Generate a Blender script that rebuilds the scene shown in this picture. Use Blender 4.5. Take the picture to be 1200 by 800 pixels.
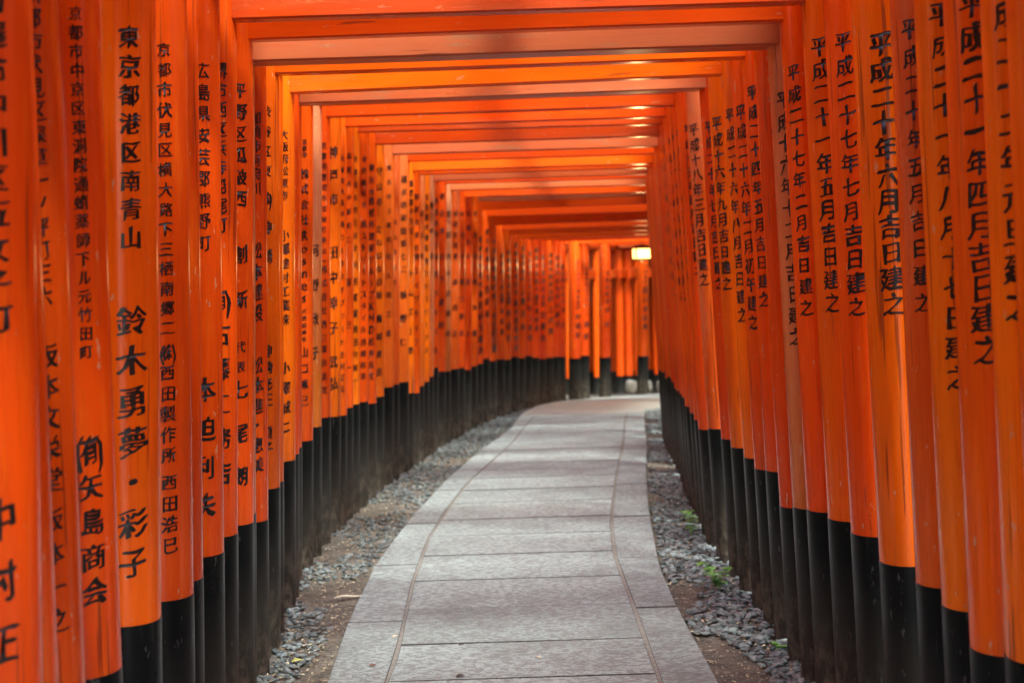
import bpy, bmesh, math, random
import numpy as np
from mathutils import Vector, Matrix, noise

for o in list(bpy.data.objects):
    bpy.data.objects.remove(o)
S = bpy.context.scene
C = S.collection
random.seed(11)
RNG = np.random.default_rng(7)

# ------------------------------------------------------------------ camera
EYE = 1.44
PITCH, ROLL = math.radians(3.6), math.radians(1.7)
cam = bpy.data.cameras.new('camera')
cam.sensor_width = 36
cam.lens = 50.0
cam.clip_start = 0.05
cam.clip_end = 500
cam.dof.use_dof = True
cam.dof.focus_distance = 4.4
cam.dof.aperture_fstop = 3.6
camo = bpy.data.objects.new('camera', cam)
C.objects.link(camo)
S.camera = camo
fw = Vector((0, math.cos(PITCH), -math.sin(PITCH)))
r0 = Vector((1, 0, 0))
u0 = r0.cross(fw)
rt = r0 * math.cos(ROLL) - u0 * math.sin(ROLL)
up = r0 * math.sin(ROLL) + u0 * math.cos(ROLL)
m = Matrix((rt, up, -fw)).transposed().to_4x4()
m.translation = Vector((0, 0, EYE))
camo.matrix_world = m

# ------------------------------------------------------------------ sky, sun, exposure
W = bpy.data.worlds.new('World')
S.world = W
W.use_nodes = True
wn = W.node_tree
bg = wn.nodes['Background']
sky = wn.nodes.new('ShaderNodeTexSky')
sky.sky_type = 'NISHITA'
sky.sun_disc = False
SUN_EL, SUN_AZ = math.radians(60), math.radians(163)      # behind the camera
sky.sun_elevation = SUN_EL
sky.sun_rotation = SUN_AZ
sky.air_density = 1.3
sky.dust_density = 4.0
wn.links.new(sky.outputs[0], bg.inputs[0])
bg.inputs[1].default_value = 0.15
sun = bpy.data.lights.new('sun', 'SUN')
sun.energy = 4.6
sun.angle = math.radians(30)
sun.color = (0.86, 1.0, 0.96)
suno = bpy.data.objects.new('sun', sun)
C.objects.link(suno)
sd = Vector((math.sin(SUN_AZ) * math.cos(SUN_EL), math.cos(SUN_AZ) * math.cos(SUN_EL), math.sin(SUN_EL)))
suno.rotation_euler = sd.to_track_quat('Z', 'Y').to_euler()
suno.location = sd * 30
S.view_settings.view_transform = 'Standard'
S.view_settings.look = 'None'
S.view_settings.exposure = 2.55
S.view_settings.gamma = 1.0
S.cycles.max_bounces = 12
S.cycles.diffuse_bounces = 8
S.cycles.glossy_bounces = 5
S.cycles.sample_clamp_indirect = 6.0

# ------------------------------------------------------------------ terrain height
ZT = [(-50, 0.0), (0, 0), (9, 0), (10, -.04), (11.2, -.085), (12, -.11), (12.9, -.14), (13.8, -.18), (15, -.26), (16.6, -.36),
      (18, -.47), (19, -.55), (19.6, -.6), (20.2, -.64), (21.3, -.7), (22.6, -1.08), (30, -1.25), (36, 1.5), (60, 17), (100, 38), (300, 90)]
ZX, ZY = [p[0] for p in ZT], [p[1] for p in ZT]
def zg(y):
    return float(np.interp(y, ZX, ZY))

# ------------------------------------------------------------------ helpers
def tag(o, label=None, cat=None, group=None, kind=None):
    if label: o['label'] = label
    if cat: o['category'] = cat
    if group: o['group'] = group
    if kind: o['kind'] = kind
    return o
def mesh(name, verts, faces, mat=None, smooth=False):
    me = bpy.data.meshes.new(name)
    me.from_pydata([tuple(v) for v in verts], [], [tuple(f) for f in faces])
    if mat: me.materials.append(mat)
    if smooth: me.shade_smooth()
    me.update()
    return me
def np_mesh(name, V, F, mat, smooth=True):
    """fast mesh from numpy arrays, F = (n, k)"""
    me = bpy.data.meshes.new(name)
    V = np.asarray(V, dtype=np.float32); F = np.asarray(F, dtype=np.int32)
    n, k = F.shape
    me.vertices.add(len(V)); me.vertices.foreach_set('co', V.ravel())
    me.loops.add(n * k); me.loops.foreach_set('vertex_index', F.ravel())
    me.polygons.add(n); me.polygons.foreach_set('loop_start', np.arange(0, n * k, k, dtype=np.int32))
    me.update(calc_edges=True)
    if smooth: me.shade_smooth()
    me.materials.append(mat)
    return me
def obj(name, me, parent=None, loc=(0, 0, 0), rot=(0, 0, 0), color=None):
    o = bpy.data.objects.new(name, me)
    C.objects.link(o)
    if parent: o.parent = parent
    o.location = loc
    o.rotation_euler = rot
    if color: o.color = color
    return o
def empty(name, loc, rz=0):
    o = bpy.data.objects.new(name, None)
    C.objects.link(o)
    o.empty_display_size = .2
    o.location = loc
    o.rotation_euler = (0, 0, rz)
    return o
class MB:
    def __init__(s): s.v = []; s.f = []
    def add(s, v, f):
        k = len(s.v); s.v += [tuple(p) for p in v]; s.f += [tuple(i + k for i in g) for g in f]
    def box(s, c, d, ch=.004, tf=None):
        """chamfered box, centre c, size d"""
        hx, hy, hz = d[0] / 2, d[1] / 2, d[2] / 2
        bm = bmesh.new()
        bmesh.ops.create_cube(bm, size=1)
        for v in bm.verts: v.co = Vector((v.co.x * d[0], v.co.y * d[1], v.co.z * d[2]))
        if ch: bmesh.ops.bevel(bm, geom=bm.edges[:], offset=ch, segments=1, affect='EDGES')
        bm.verts.ensure_lookup_table()
        V = [v.co + Vector(c) for v in bm.verts]
        if tf: V = [tf(v) for v in V]
        s.add(V, [[v.index for v in f.verts] for f in bm.faces])
        bm.free()
    def tube(s, pts, rad, n=8):
        rings = []
        for i, p in enumerate(pts):
            p = Vector(p)
            a = Vector(pts[max(i - 1, 0)]); b = Vector(pts[min(i + 1, len(pts) - 1)])
            t = (b - a).normalized()
            x = t.orthogonal().normalized() if i == 0 else (rings[-1][1] - t * rings[-1][1].dot(t)).normalized()
            rings.append((p, x, t.cross(x), rad[i] if hasattr(rad, '__len__') else rad))
        V = []; F = []
        for p, x, y, r in rings:
            for k in range(n):
                a = 2 * math.pi * k / n
                V.append(p + (x * math.cos(a) + y * math.sin(a)) * r)
        for i in range(len(rings) - 1):
            for k in range(n):
                F.append((i * n + k, i * n + (k + 1) % n, (i + 1) * n + (k + 1) % n, (i + 1) * n + k))
        F.append(tuple(range(n - 1, -1, -1))); F.append(tuple(range((len(rings) - 1) * n, len(rings) * n)))
        s.add(V, F)
    def me(s, name, mat, smooth=False):
        return mesh(name, s.v, s.f, mat, smooth)

# ------------------------------------------------------------------ materials
def mat(name):
    M = bpy.data.materials.new(name)
    M.use_nodes = True
    nt = M.node_tree
    return M, nt, nt.nodes['Principled BSDF']
def N(nt, kind, **kw):
    n = nt.nodes.new(kind)
    for k, v in kw.items(): setattr(n, k, v)
    return n
def link(nt, a, b): nt.links.new(a, b)
def mixc(nt, a, b, fac, mode='MIX'):
    n = N(nt, 'ShaderNodeMix', data_type='RGBA', blend_type=mode)
    for s, v in ((n.inputs[0], fac), (n.inputs[6], a), (n.inputs[7], b)):
        if hasattr(v, 'is_linked'): link(nt, v, s)
        elif isinstance(v, tuple): s.default_value = v if len(v) == 4 else (*v, 1)
        else: s.default_value = v
    return n.outputs[2]
def math_(nt, op, a, b=0.0, clamp=False):
    n = N(nt, 'ShaderNodeMath', operation=op, use_clamp=clamp)
    for s, v in ((n.inputs[0], a), (n.inputs[1], b)):
        if hasattr(v, 'is_linked'): link(nt, v, s)
        else: s.default_value = v
    return n.outputs[0]
def coords(nt, scale=(1, 1, 1), randomize=True, geo=False):
    tc = N(nt, 'ShaderNodeTexCoord')
    src = tc.outputs['Object']
    if geo: src = N(nt, 'ShaderNodeNewGeometry').outputs['Position']
    if randomize:
        oi = N(nt, 'ShaderNodeObjectInfo')
        mu = math_(nt, 'MULTIPLY', oi.outputs['Random'], 37.0)
        a = N(nt, 'ShaderNodeVectorMath', operation='ADD')
        link(nt, src, a.inputs[0]); link(nt, mu, a.inputs[1]); src = a.outputs[0]
    mp = N(nt, 'ShaderNodeMapping')
    mp.inputs['Scale'].default_value = scale
    link(nt, src, mp.inputs[0])
    return mp.outputs[0]
def noise_(nt, vec, scale, detail=4, rough=.55, dist=0):
    n = N(nt, 'ShaderNodeTexNoise')
    n.inputs['Scale'].default_value = scale; n.inputs['Detail'].default_value = detail
    n.inputs['Roughness'].default_value = rough; n.inputs['Distortion'].default_value = dist
    link(nt, vec, n.inputs['Vector'])
    return n.outputs[0]
def ramp(nt, fac, p0, p1, c0=(0, 0, 0), c1=(1, 1, 1)):
    r = N(nt, 'ShaderNodeValToRGB')
    r.color_ramp.elements[0].position = p0; r.color_ramp.elements[1].position = p1
    r.color_ramp.elements[0].color = (*c0, 1); r.color_ramp.elements[1].color = (*c1, 1)
    link(nt, fac, r.inputs[0])
    return r.outputs[0]
def bump(nt, bsdf, h, strength, dist=.002, prev=None):
    b = N(nt, 'ShaderNodeBump')
    b.inputs['Strength'].default_value = strength; b.inputs['Distance'].default_value = dist
    link(nt, h, b.inputs['Height'])
    if prev: link(nt, prev, b.inputs['Normal'])
    link(nt, b.outputs[0], bsdf.inputs['Normal'])
    return b.outputs[0]

def paint_material(name, axis):
    """gloss vermilion on turned or sawn timber; object colour = paint, object alpha = how far it has weathered"""
    M, nt, B = mat(name)
    st = (1, 1, .12) if axis == 'z' else (.12, 1, 1)
    oi = N(nt, 'ShaderNodeObjectInfo')
    v = coords(nt, st)
    v1 = coords(nt, (1, 1, 1))
    big = noise_(nt, v, 5, 3)
    streak = noise_(nt, v, 34, 5, .6)
    col = mixc(nt, oi.outputs['Color'], (.50, .045, .004), ramp(nt, big, .48, .85), 'MIX')
    col = mixc(nt, col, (.86, .20, .01), math_(nt, 'MULTIPLY', ramp(nt, streak, .52, .75), .35 if axis == 'z' else .12), 'MIX')
    # chalky bloom and bare timber where the coat has gone
    fade = noise_(nt, v, 7, 6, .62)
    wea = math_(nt, 'MULTIPLY', math_(nt, 'SUBTRACT', 1.0, oi.outputs['Alpha']), 1.0)
    if axis == 'z':                                    # the mask grows stronger towards the top
        tcz = N(nt, 'ShaderNodeTexCoord'); sz = N(nt, 'ShaderNodeSeparateXYZ'); link(nt, tcz.outputs['Object'], sz.inputs[0])
        wea = math_(nt, 'MULTIPLY', wea, math_(nt, 'ADD', .25, math_(nt, 'MULTIPLY', sz.outputs[2], .5)))
    thr = math_(nt, 'SUBTRACT', math_(nt, 'ADD', fade, wea), .74)
    msk = math_(nt, 'MULTIPLY', thr, 3.2, True)
    msk = math_(nt, 'MULTIPLY', msk, .75 if axis == 'z' else .55)
    col = mixc(nt, col, (.60, .22, .10) if axis == 'z' else (.40, .115, .05), msk)
    wood = noise_(nt, v, 22, 5, .7)
    thr2 = math_(nt, 'MULTIPLY', math_(nt, 'SUBTRACT', math_(nt, 'ADD', wood, math_(nt, 'MULTIPLY', wea, .8)), 1.02), 5.0, True)
    col = mixc(nt, col, (.20, .16, .09), math_(nt, 'MULTIPLY', thr2, .8))
    # fine grain showing through the coat
    gr = noise_(nt, coords(nt, (1, 1, .04) if axis == 'z' else (.04, 1, 1)), 130, 4, .65)
    col = mixc(nt, col, (.42, .040, .004), math_(nt, 'MULTIPLY', ramp(nt, gr, .50, .68), .30))
    # small dark checks and pale nicks
    vs = coords(nt, (1, 1, .03) if axis == 'z' else (.05, 1, 1))
    chk = noise_(nt, vs, 60, 2, .5, .3)
    col = mixc(nt, col, (.10, .02, .01), math_(nt, 'MULTIPLY', ramp(nt, chk, .655, .69) if axis == 'z' else ramp(nt, chk, .68, .71), .6))
    nick = noise_(nt, coords(nt, (1, 1, .35) if axis == 'z' else (.35, 1, 1)), 48, 3, .6)
    col = mixc(nt, col, (.55, .36, .20), math_(nt, 'MULTIPLY', ramp(nt, nick, .675, .70), .6 if axis == 'z' else .2))
    # dust
    dust = noise_(nt, v1, 3.5, 6, .65)
    col = mixc(nt, col, (.42, .11, .03), math_(nt, 'MULTIPLY', ramp(nt, dust, .58, .85), .20))
    link(nt, col, B.inputs['Base Color'])
    rg = math_(nt, 'ADD', math_(nt, 'MULTIPLY', dust, .22), math_(nt, 'ADD', .085, math_(nt, 'MULTIPLY', msk, .3)))
    link(nt, rg, B.inputs['Roughness'])
    B.inputs['Specular IOR Level'].default_value = .36
    h = math_(nt, 'ADD', streak, math_(nt, 'MULTIPLY', chk, .6))
    b1 = bump(nt, B, h, .35, .0012)
    bump(nt, B, big, .5, .006, b1)
    return M
PAINT_Z = paint_material('vermilion_pillar_paint', 'z')
PAINT_X = paint_material('vermilion_beam_paint', 'x')

def black_material():
    M, nt, B = mat('black_base_paint')
    v = coords(nt, (1, 1, .25))
    n1 = noise_(nt, v, 9, 5, .6)
    n2 = noise_(nt, coords(nt, (1, 1, .1)), 40, 4, .6)
    tc = N(nt, 'ShaderNodeTexCoord')
    sx = N(nt, 'ShaderNodeSeparateXYZ'); link(nt, tc.outputs['Object'], sx.inputs[0])
    # rain-splashed soil: thick at the foot, gone by about 40 cm
    g = math_(nt, 'SUBTRACT', .48, sx.outputs[2])
    g = math_(nt, 'MULTIPLY', g, 1.7, True)
    g = math_(nt, 'MULTIPLY', g, math_(nt, 'ADD', .35, n1), True)
    col = mixc(nt, (.0040, .0050, .0058), (.100, .084, .064), math_(nt, 'MULTIPLY', g, .66))
    col = mixc(nt, col, (.06, .06, .058), math_(nt, 'MULTIPLY', ramp(nt, n2, .66, .74), .4))
    # splashes of dried mud and scuffs low on the post
    low = math_(nt, 'MULTIPLY', math_(nt, 'SUBTRACT', .26, sx.outputs[2]), 4.0, True)
    spl = noise_(nt, coords(nt, (1, 1, .6)), 28, 5, .7)
    col = mixc(nt, col, (.17, .135, .10), math_(nt, 'MULTIPLY', math_(nt, 'MULTIPLY', ramp(nt, spl, .46, .60), low), .75))
    scf = noise_(nt, coords(nt, (1, 1, .35)), 60, 3, .6)
    col = mixc(nt, col, (.12, .12, .115), math_(nt, 'MULTIPLY', ramp(nt, scf, .66, .69), .5))
    link(nt, col, B.inputs['Base Color'])
    link(nt, math_(nt, 'ADD', .22, math_(nt, 'ADD', math_(nt, 'MULTIPLY', g, .5), math_(nt, 'MULTIPLY', n1, .15))), B.inputs['Roughness'])
    B.inputs['Specular IOR Level'].default_value = .18
    bump(nt, B, n2, .3, .001)
    return M
BLACK = black_material()
def ink_material():
    M, nt, B = mat('black_lettering_paint')
    n = noise_(nt, coords(nt, (1, 1, 1)), 90, 4, .6)
    link(nt, mixc(nt, (.006, .005, .006), (.06, .016, .009), ramp(nt, n, .60, .78)), B.inputs['Base Color'])
    B.inputs['Roughness'].default_value = .33
    return M
INK = ink_material()

def stone_material():
    M, nt, B = mat('dressed_granite')
    v = coords(nt, (1, 1, 1), True)
    sp = noise_(nt, v, 260, 3, .7)
    blot = noise_(nt, v, 3.2, 6, .65)
    mid = noise_(nt, v, 26, 5, .7)
    ch0 = noise_(nt, coords(nt, (.7, 1.0, 1), True), 110, 3, .7)
    oi = N(nt, 'ShaderNodeObjectInfo')
    col = mixc(nt, (.330, .385, .370), (.440, .505, .485), oi.outputs['Random'])
    col = mixc(nt, col, (.14, .145, .13), math_(nt, 'MULTIPLY', ramp(nt, blot, .46, .70), .62))
    col = mixc(nt, col, (.24, .235, .20), math_(nt, 'MULTIPLY', ramp(nt, mid, .5, .75), .6))
    col = mixc(nt, col, (.10, .10, .10), math_(nt, 'MULTIPLY', ramp(nt, sp, .60, .72), .55))
    col = mixc(nt, col, (.62, .66, .65), math_(nt, 'MULTIPLY', ramp(nt, ch0, .56, .66), .55))
    link(nt, col, B.inputs['Base Color'])
    B.inputs['Roughness'].default_value = .78
    # bush-hammered surface: short ragged strokes across the slab
    ch = noise_(nt, coords(nt, (.6, 1.0, 1), True), 58, 5, .72, .2)
    col = mixc(nt, col, (.17, .16, .15), math_(nt, 'MULTIPLY', ramp(nt, ch, .50, .38), .62))
    link(nt, col, B.inputs['Base Color'])
    b1 = bump(nt, B, ch, 1.0, .016)
    b2 = bump(nt, B, sp, .3, .001, b1)
    bump(nt, B, mid, .35, .006, b2)
    return M
STONE = stone_material()
def simple(name, c0, c1, scale, rough=.8, bs=.4, bd=.004, detail=6, isl=False, rnd=True):
    M, nt, B = mat(name)
    n = noise_(nt, coords(nt, (1, 1, 1), rnd), scale, detail, .62)
    col = mixc(nt, c0, c1, ramp(nt, n, .35, .65))
    if isl:
        g = N(nt, 'ShaderNodeNewGeometry')
        col = mixc(nt, col, c1, g.outputs['Random Per Island'])
        h = N(nt, 'ShaderNodeHueSaturation'); link(nt, col, h.inputs['Color'])
        link(nt, math_(nt, 'ADD', .55, math_(nt, 'MULTIPLY', g.outputs['Random Per Island'], .9)), h.inputs['Value'])
        col = h.outputs[0]
    link(nt, col, B.inputs['Base Color'])
    B.inputs['Roughness'].default_value = rough
    bump(nt, B, n, bs, bd)
    return M, nt, B
def soil_material():
    M, nt, B = mat('trodden_soil')
    v = coords(nt, (1, 1, 1), False, True)
    a = noise_(nt, v, 2.3, 6, .6); b = noise_(nt, v, 70, 5, .7); c = noise_(nt, v, 14, 6, .7)
    col = mixc(nt, (.090, .070, .050), (.185, .155, .120), ramp(nt, a, .35, .7))
    col = mixc(nt, col, (.05, .04, .03), math_(nt, 'MULTIPLY', ramp(nt, c, .48, .62), .75))
    col = mixc(nt, col, (.32, .30, .25), math_(nt, 'MULTIPLY', ramp(nt, b, .54, .66), .6))
    link(nt, col, B.inputs['Base Color'])
    B.inputs['Roughness'].default_value = .92
    b1 = bump(nt, B, c, .8, .012)
    bump(nt, B, b, .7, .004, b1)
    return M
SOIL = soil_material()
PEBBLE = simple('river_pebble', (.055, .068, .068), (.170, .192, .186), 25, .55, .2, .001, 4, True, False)[0]
JOINT = simple('sandy_joint', (.17, .155, .13), (.27, .25, .215), 60, .95, .6, .003, 5, False, False)[0]
PALE = simple('pale_stone', (.50, .45, .36), (.72, .66, .54), 9, .8)[0]
IRON = simple('dark_iron', (.02, .018, .015), (.05, .04, .03), 40, .5)[0]
LITTER = simple('dry_litter', (.20, .13, .07), (.50, .42, .27), 20, .8, .2, .001, 4, True, False)[0]
SHEATH = simple('pale_sheath', (.55, .47, .33), (.72, .66, .50), 30, .7)[0]
YLEAF = simple('yellow_leaf', (.50, .50, .10), (.66, .62, .2), 20, .6)[0]
BARK = simple('bark', (.06, .042, .03), (.14, .10, .07), 12, .9, .8, .02)[0]
def leaf_mat(name, a, b):
    M, nt, B = simple(name, a, b, 3, .55, .1, .002, 3, True, False)
    B.inputs['Subsurface Weight'].default_value = 0
    return M
LEAF = leaf_mat('tree_leaf', (.035, .075, .02), (.08, .13, .035))
WEED = leaf_mat('weed_leaf', (.07, .20, .035), (.16, .33, .07))

# paint table: colour, beams' weathering
PAINTS = {'v': (.78, .088, .003, .94), 'n': (.76, .082, .003, .93), 'b': (.85, .145, .003, .95), 'o': (.86, .175, .004, .95),
          'd': (.66, .056, .003, .92), 'p': (.74, .125, .012, .72), 'g': (.50, .105, .015, .52)}
def paint(c, jit=.06):
    p = PAINTS[c]
    k = 1 + random.uniform(-jit, jit)
    return (p[0] * k, p[1] * (k + random.uniform(-.15, .15)), p[2] * k, min(1, max(.3, p[3] + random.uniform(-.04, .04))))

# ------------------------------------------------------------------ lettering: brushed characters wrapped round the pillars
GLYPH = {}
def glyph(ch, nib):
    """triangles of one character in a unit square, thickened with a slanted nib, cut into strips so it can be wrapped"""
    key = (ch, nib)
    if key in GLYPH: return GLYPH[key]
    cu = bpy.data.curves.new('glyph', 'FONT')
    cu.body = ch; cu.size = 1.0; cu.resolution_u = 2
    cu.align_x = 'CENTER'
    ob = bpy.data.objects.new('glyph', cu)
    C.objects.link(ob)
    dg = bpy.context.evaluated_depsgraph_get()
    me = bpy.data.meshes.new_from_object(ob.evaluated_get(dg))
    bm = bmesh.new(); bm.from_mesh(me)
    bpy.data.objects.remove(ob); bpy.data.curves.remove(cu); bpy.data.meshes.remove(me)
    if not bm.verts:
        bm.free(); GLYPH[key] = None; return None
    for x in np.linspace(-.5, .5, 9)[1:-1]:
        bmesh.ops.bisect_plane(bm, geom=bm.verts[:] + bm.edges[:] + bm.faces[:], plane_co=(x, 0, 0), plane_no=(1, 0, 0))
    bmesh.ops.triangulate(bm, faces=bm.faces[:])
    bm.verts.ensure_lookup_table(); bm.verts.index_update()
    V = np.array([v.co[:2] for v in bm.verts]); F = np.array([[v.index for v in f.verts] for f in bm.faces])
    bm.free()
    V[:, 1] -= .375                                   # centre of the em box
    if len(V) and ord(ch) < 128: V *= 1.25
    V[:, 1] += .10 * V[:, 0]                          # strokes climb to the right as a brush writes them
    Vs, Fs, Ls = [], [], []
    for i, (dx, dy) in enumerate(nib):
        Vs.append(V); Fs.append(F + i * len(V)); Ls.append(np.full(len(V), i * 1.0))
    GLYPH[key] = (np.vstack(Vs), np.vstack(Fs), np.concatenate(Ls))
    return GLYPH[key]
NIB3 = ((-.038, -.020), (-.013, -.008), (.013, .007), (.038, .019))
NIB1 = ((-.040, -.018), (.040, .018))
ROT90 = set('ー')
def inscription(segs, r, taper, phi0, near):
    """segs: (text, z of first character, z of last, height, width)"""
    Vs, Fs = [], []; n0 = 0
    for s, z0, z1, hgt, wid in segs:
        chars = list(s)
        out = []; i = 0
        while i < len(chars):                          # (有) and (株) share one cell
            if chars[i] == '(' and i + 2 < len(chars): out.append(''.join(chars[i:i + 3])); i += 3
            else: out.append(chars[i]); i += 1
        for k, cell in enumerate(out):
            z = z0 if len(out) == 1 else z0 + (z1 - z0) * k / (len(out) - 1)
            for j, ch in enumerate(cell):
                g = glyph(ch, NIB3 if near else NIB1)
                if g is None: continue
                P, F, Ly = g
                P = P.copy()
                if ch in ROT90: P = P[:, ::-1] * np.array([1, -1])
                if len(cell) == 3: P = P * (np.array([.62, .95]) if j == 1 else np.array([.7, 1.0])) + np.array([(-.40, 0, .40)[j], 0])
                q = random.uniform(0, 100)
                nb = NIB3 if near else NIB1
                an = random.uniform(-.35, .35); kk = random.uniform(.75, 1.25) * (1 if hgt > .05 or not near else .72)
                NB = np.array(nb) @ np.array([[math.cos(an), math.sin(an)], [-math.sin(an), math.cos(an)]]) * kk
                swell = 1 + .55 * np.sin(P[:, 0] * 6.3 + q) * np.cos(P[:, 1] * 5.1 + 2 * q)     # the brush presses and lifts
                P = P + NB[Ly.astype(int)] * swell[:, None]
                P = P + .020 * np.stack([np.sin(P[:, 1] * 9 + q) + np.sin(P[:, 0] * 5 + 2 * q), np.sin(P[:, 0] * 8 + 1.7 * q) + np.cos(P[:, 1] * 6 + q)], 1)
                a = random.uniform(-.05, .05)
                P = P @ np.array([[math.cos(a), math.sin(a)], [-math.sin(a), math.cos(a)]]) * random.uniform(.93, 1.04)
                zz = z + P[:, 1] * hgt
                rr = r * (1 - taper * zz) + .0009 + Ly * .00015
                ph = phi0 + (P[:, 0] + random.uniform(-.03, .03)) * wid / r
                Vs.append(np.stack([rr * np.cos(ph), rr * np.sin(ph), zz], 1)); Fs.append(F + n0); n0 += len(P)
    if not Vs: return None
    return np_mesh('inscription', np.vstack(Vs), np.vstack(Fs), INK, False)

# ------------------------------------------------------------------ torii gates
TAPER = .012
def turned(r, z0, z1, n, mat_, grow=0.0, rings=3, cap=True):
    V, F = [], []
    zs = [z0 + (z1 - z0) * i / (rings - 1) for i in range(rings)]
    for z in zs:
        rr = r * (1 - TAPER * z) + grow
        V += [(rr * math.cos(2 * math.pi * k / n), rr * math.sin(2 * math.pi * k / n), z) for k in range(n)]
    for i in range(rings - 1):
        for k in range(n): F.append((i * n + k, i * n + (k + 1) % n, (i + 1) * n + (k + 1) % n, (i + 1) * n + k))
    me_f = len(F)
    if cap:
        V += [V[k] for k in range(n)] + [V[(rings - 1) * n + k] for k in range(n)]
        b = rings * n
        F.append(tuple(b + k for k in range(n - 1, -1, -1))); F.append(tuple(b + n + k for k in range(n)))
    me = mesh('shaft', V, F, mat_)
    me.polygons.foreach_set('use_smooth', [i < me_f for i in range(len(F))])
    return me
def pillar(gate, side, lx, ly, r, bh, lean, code, az, segs, near, top=2.42):
    n = 40 if near else 24
    base = empty_free = None
    col = paint(code)
    # the painted shaft carries its black foot and its lettering
    p = obj('pillar', turned(r, bh, top, n, PAINT_Z, 0, 4), gate, (lx, ly, 0), (0, -side * math.radians(lean), 0), col)
    f = obj('black_base', turned(r, -.12, bh + .0, n, BLACK, .0012, 4), p)
    phi = -math.radians(az) if side < 0 else math.pi + math.radians(az)
    for sg in segs:                                    # place and maker are lettered as separate blocks
        me = inscription([sg], r, TAPER, phi, near)
        if me: obj('inscription', me, p)
    return p
def beam_mesh(L, d, h, mat_, segs=10, curve=0.0, ch=.006):
    """sawn timber with eased edges, lengthwise along x, centred; slightly uneven like an old hand-planed beam"""
    V, F = [], []
    prof = [(-d/2, -h/2+ch), (-d/2+ch, -h/2), (d/2-ch, -h/2), (d/2, -h/2+ch), (d/2, h/2-ch), (d/2-ch, h/2), (-d/2+ch, h/2), (-d/2, h/2-ch)]
    q = random.uniform(0, 50)
    for i in range(segs + 1):
        t = i / segs * 2 - 1
        dz = curve * abs(t) ** 3
        wob = noise.noise(Vector((t * 2, q, 0))) * .002
        for (y, z) in prof: V.append((t * L / 2 * (1 + (.02 if z > 0 else 0) * (curve > 0)), y + wob, z + dz + wob))
    n = len(prof)
    for i in range(segs):
        for k in range(n): F.append((i * n + k, (i + 1) * n + k, (i + 1) * n + (k + 1) % n, i * n + (k + 1) % n))
    F.append(tuple(range(n))); F.append(tuple(range(segs * n + n - 1, segs * n - 1, -1)))
    return mesh('beam', V, F, mat_)

BEAMZ = [(0, 2.16), (8, 2.15), (9, 2.137), (10, 2.088), (11, 2.115), (14, 2.112), (16, 2.12), (18, 2.14), (24, 2.14), (25, 2.10), (30, 2.06),
         (34, 2.07), (40, 2.04), (42, 2.0), (44, 1.90), (47, 1.87), (50, 1.93), (53, 2.0), (60, 2.08)]
BX, BZ = [b[0] for b in BEAMZ], [b[1] for b in BEAMZ]
BEAMPAINT = {6: 'd', 7: 'g', 8: 'd', 9: 'v', 10: 'g', 11: 'd', 12: 'v', 13: 'n', 14: 'b', 16: 'g', 18: 'd', 19: 'd', 20: 'd', 21: 'd', 22: 'd', 23: 'd', 24: 'd', 25: 'd', 27: 'p', 30: 'v', 31: 'n', 34: 'p', 37: 'p', 39: 'v', 41: 'g'}
def torii(i, A, B_, label, near, zb, gap, group, cover=.40):
    ax, ay, ar = A[0], A[1], A[2]
    bx, by = B_[0], B_[1]
    gx, gy = (ax + bx) / 2, (ay + by) / 2
    th = math.atan2(by - ay, bx - ax)
    w = math.hypot(bx - ax, by - ay)
    g = empty('torii_gate', (gx, gy, zg(gy)), th)
    tag(g, label, 'torii gate', group)
    dz = 0
    top = zb + .46
    bc = BEAMPAINT.get(i, 'n' if i < 22 else 'd')
    bcol = paint(bc); bcol = (bcol[0] * .84, bcol[1] * .84, bcol[2], max(.42, bcol[3] - random.choice([.04, .10, .20]) - (.18 if bc in 'pg' else 0)))
    pillar(g, -1, -w / 2, 0, A[2], A[3] + (zg(ay) - zg(gy)), A[4], A[5], A[6], A[7], near, top)
    pillar(g, 1, w / 2, 0, B_[2], B_[3] + (zg(by) - zg(gy)), B_[4], B_[5], B_[6], B_[7], near, top)
    h = random.uniform(.125, .15)
    bd = {10: .13, 16: .12, 7: .10}.get(i, min(.085, gap * .34))
    o = obj('tie_beam', beam_mesh(w + .62, bd, h, PAINT_X), g, (0, 0, zb + h / 2), (0, random.uniform(-.002, .002), 0), bcol)
    dd = gap * cover  # unseen lintel depth, varied to set how much daylight the roof lets in
    obj('lower_lintel', beam_mesh(w + .46, dd * .86, .07, PAINT_X, 10, .03), g, (0, 0, top + .037), (0, 0, 0), bcol)
    t = obj('top_lintel', beam_mesh(w + .80, dd, .07, PAINT_X, 14, .05, .02), g, (0, 0, top + .110), (0, 0, 0), bcol)
    obj('lintel_cap', beam_mesh(w + .86, dd + .008, .025, BLACK, 14, .05, .008), t, (0, 0, .049))
    obj('strut', beam_mesh(.09, .05, top - zb - h, PAINT_X, 1), g, (0, 0, (top + zb + h) / 2 + .001), (0, 0, 0), bcol)
    sl = math.tan(math.radians(A[4])) * zb
    for sx in (-1, 1):
        m = MB(); m.box((0, 0, 0), (.085, .035, .022), .003)
        obj('wedge', m.me('wedge', PAINT_X), g, (sx * (w / 2 - sl + ar + .05), 0, zb + h + .0125), (0, sx * .12, 0), bcol)
    return g
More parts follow.
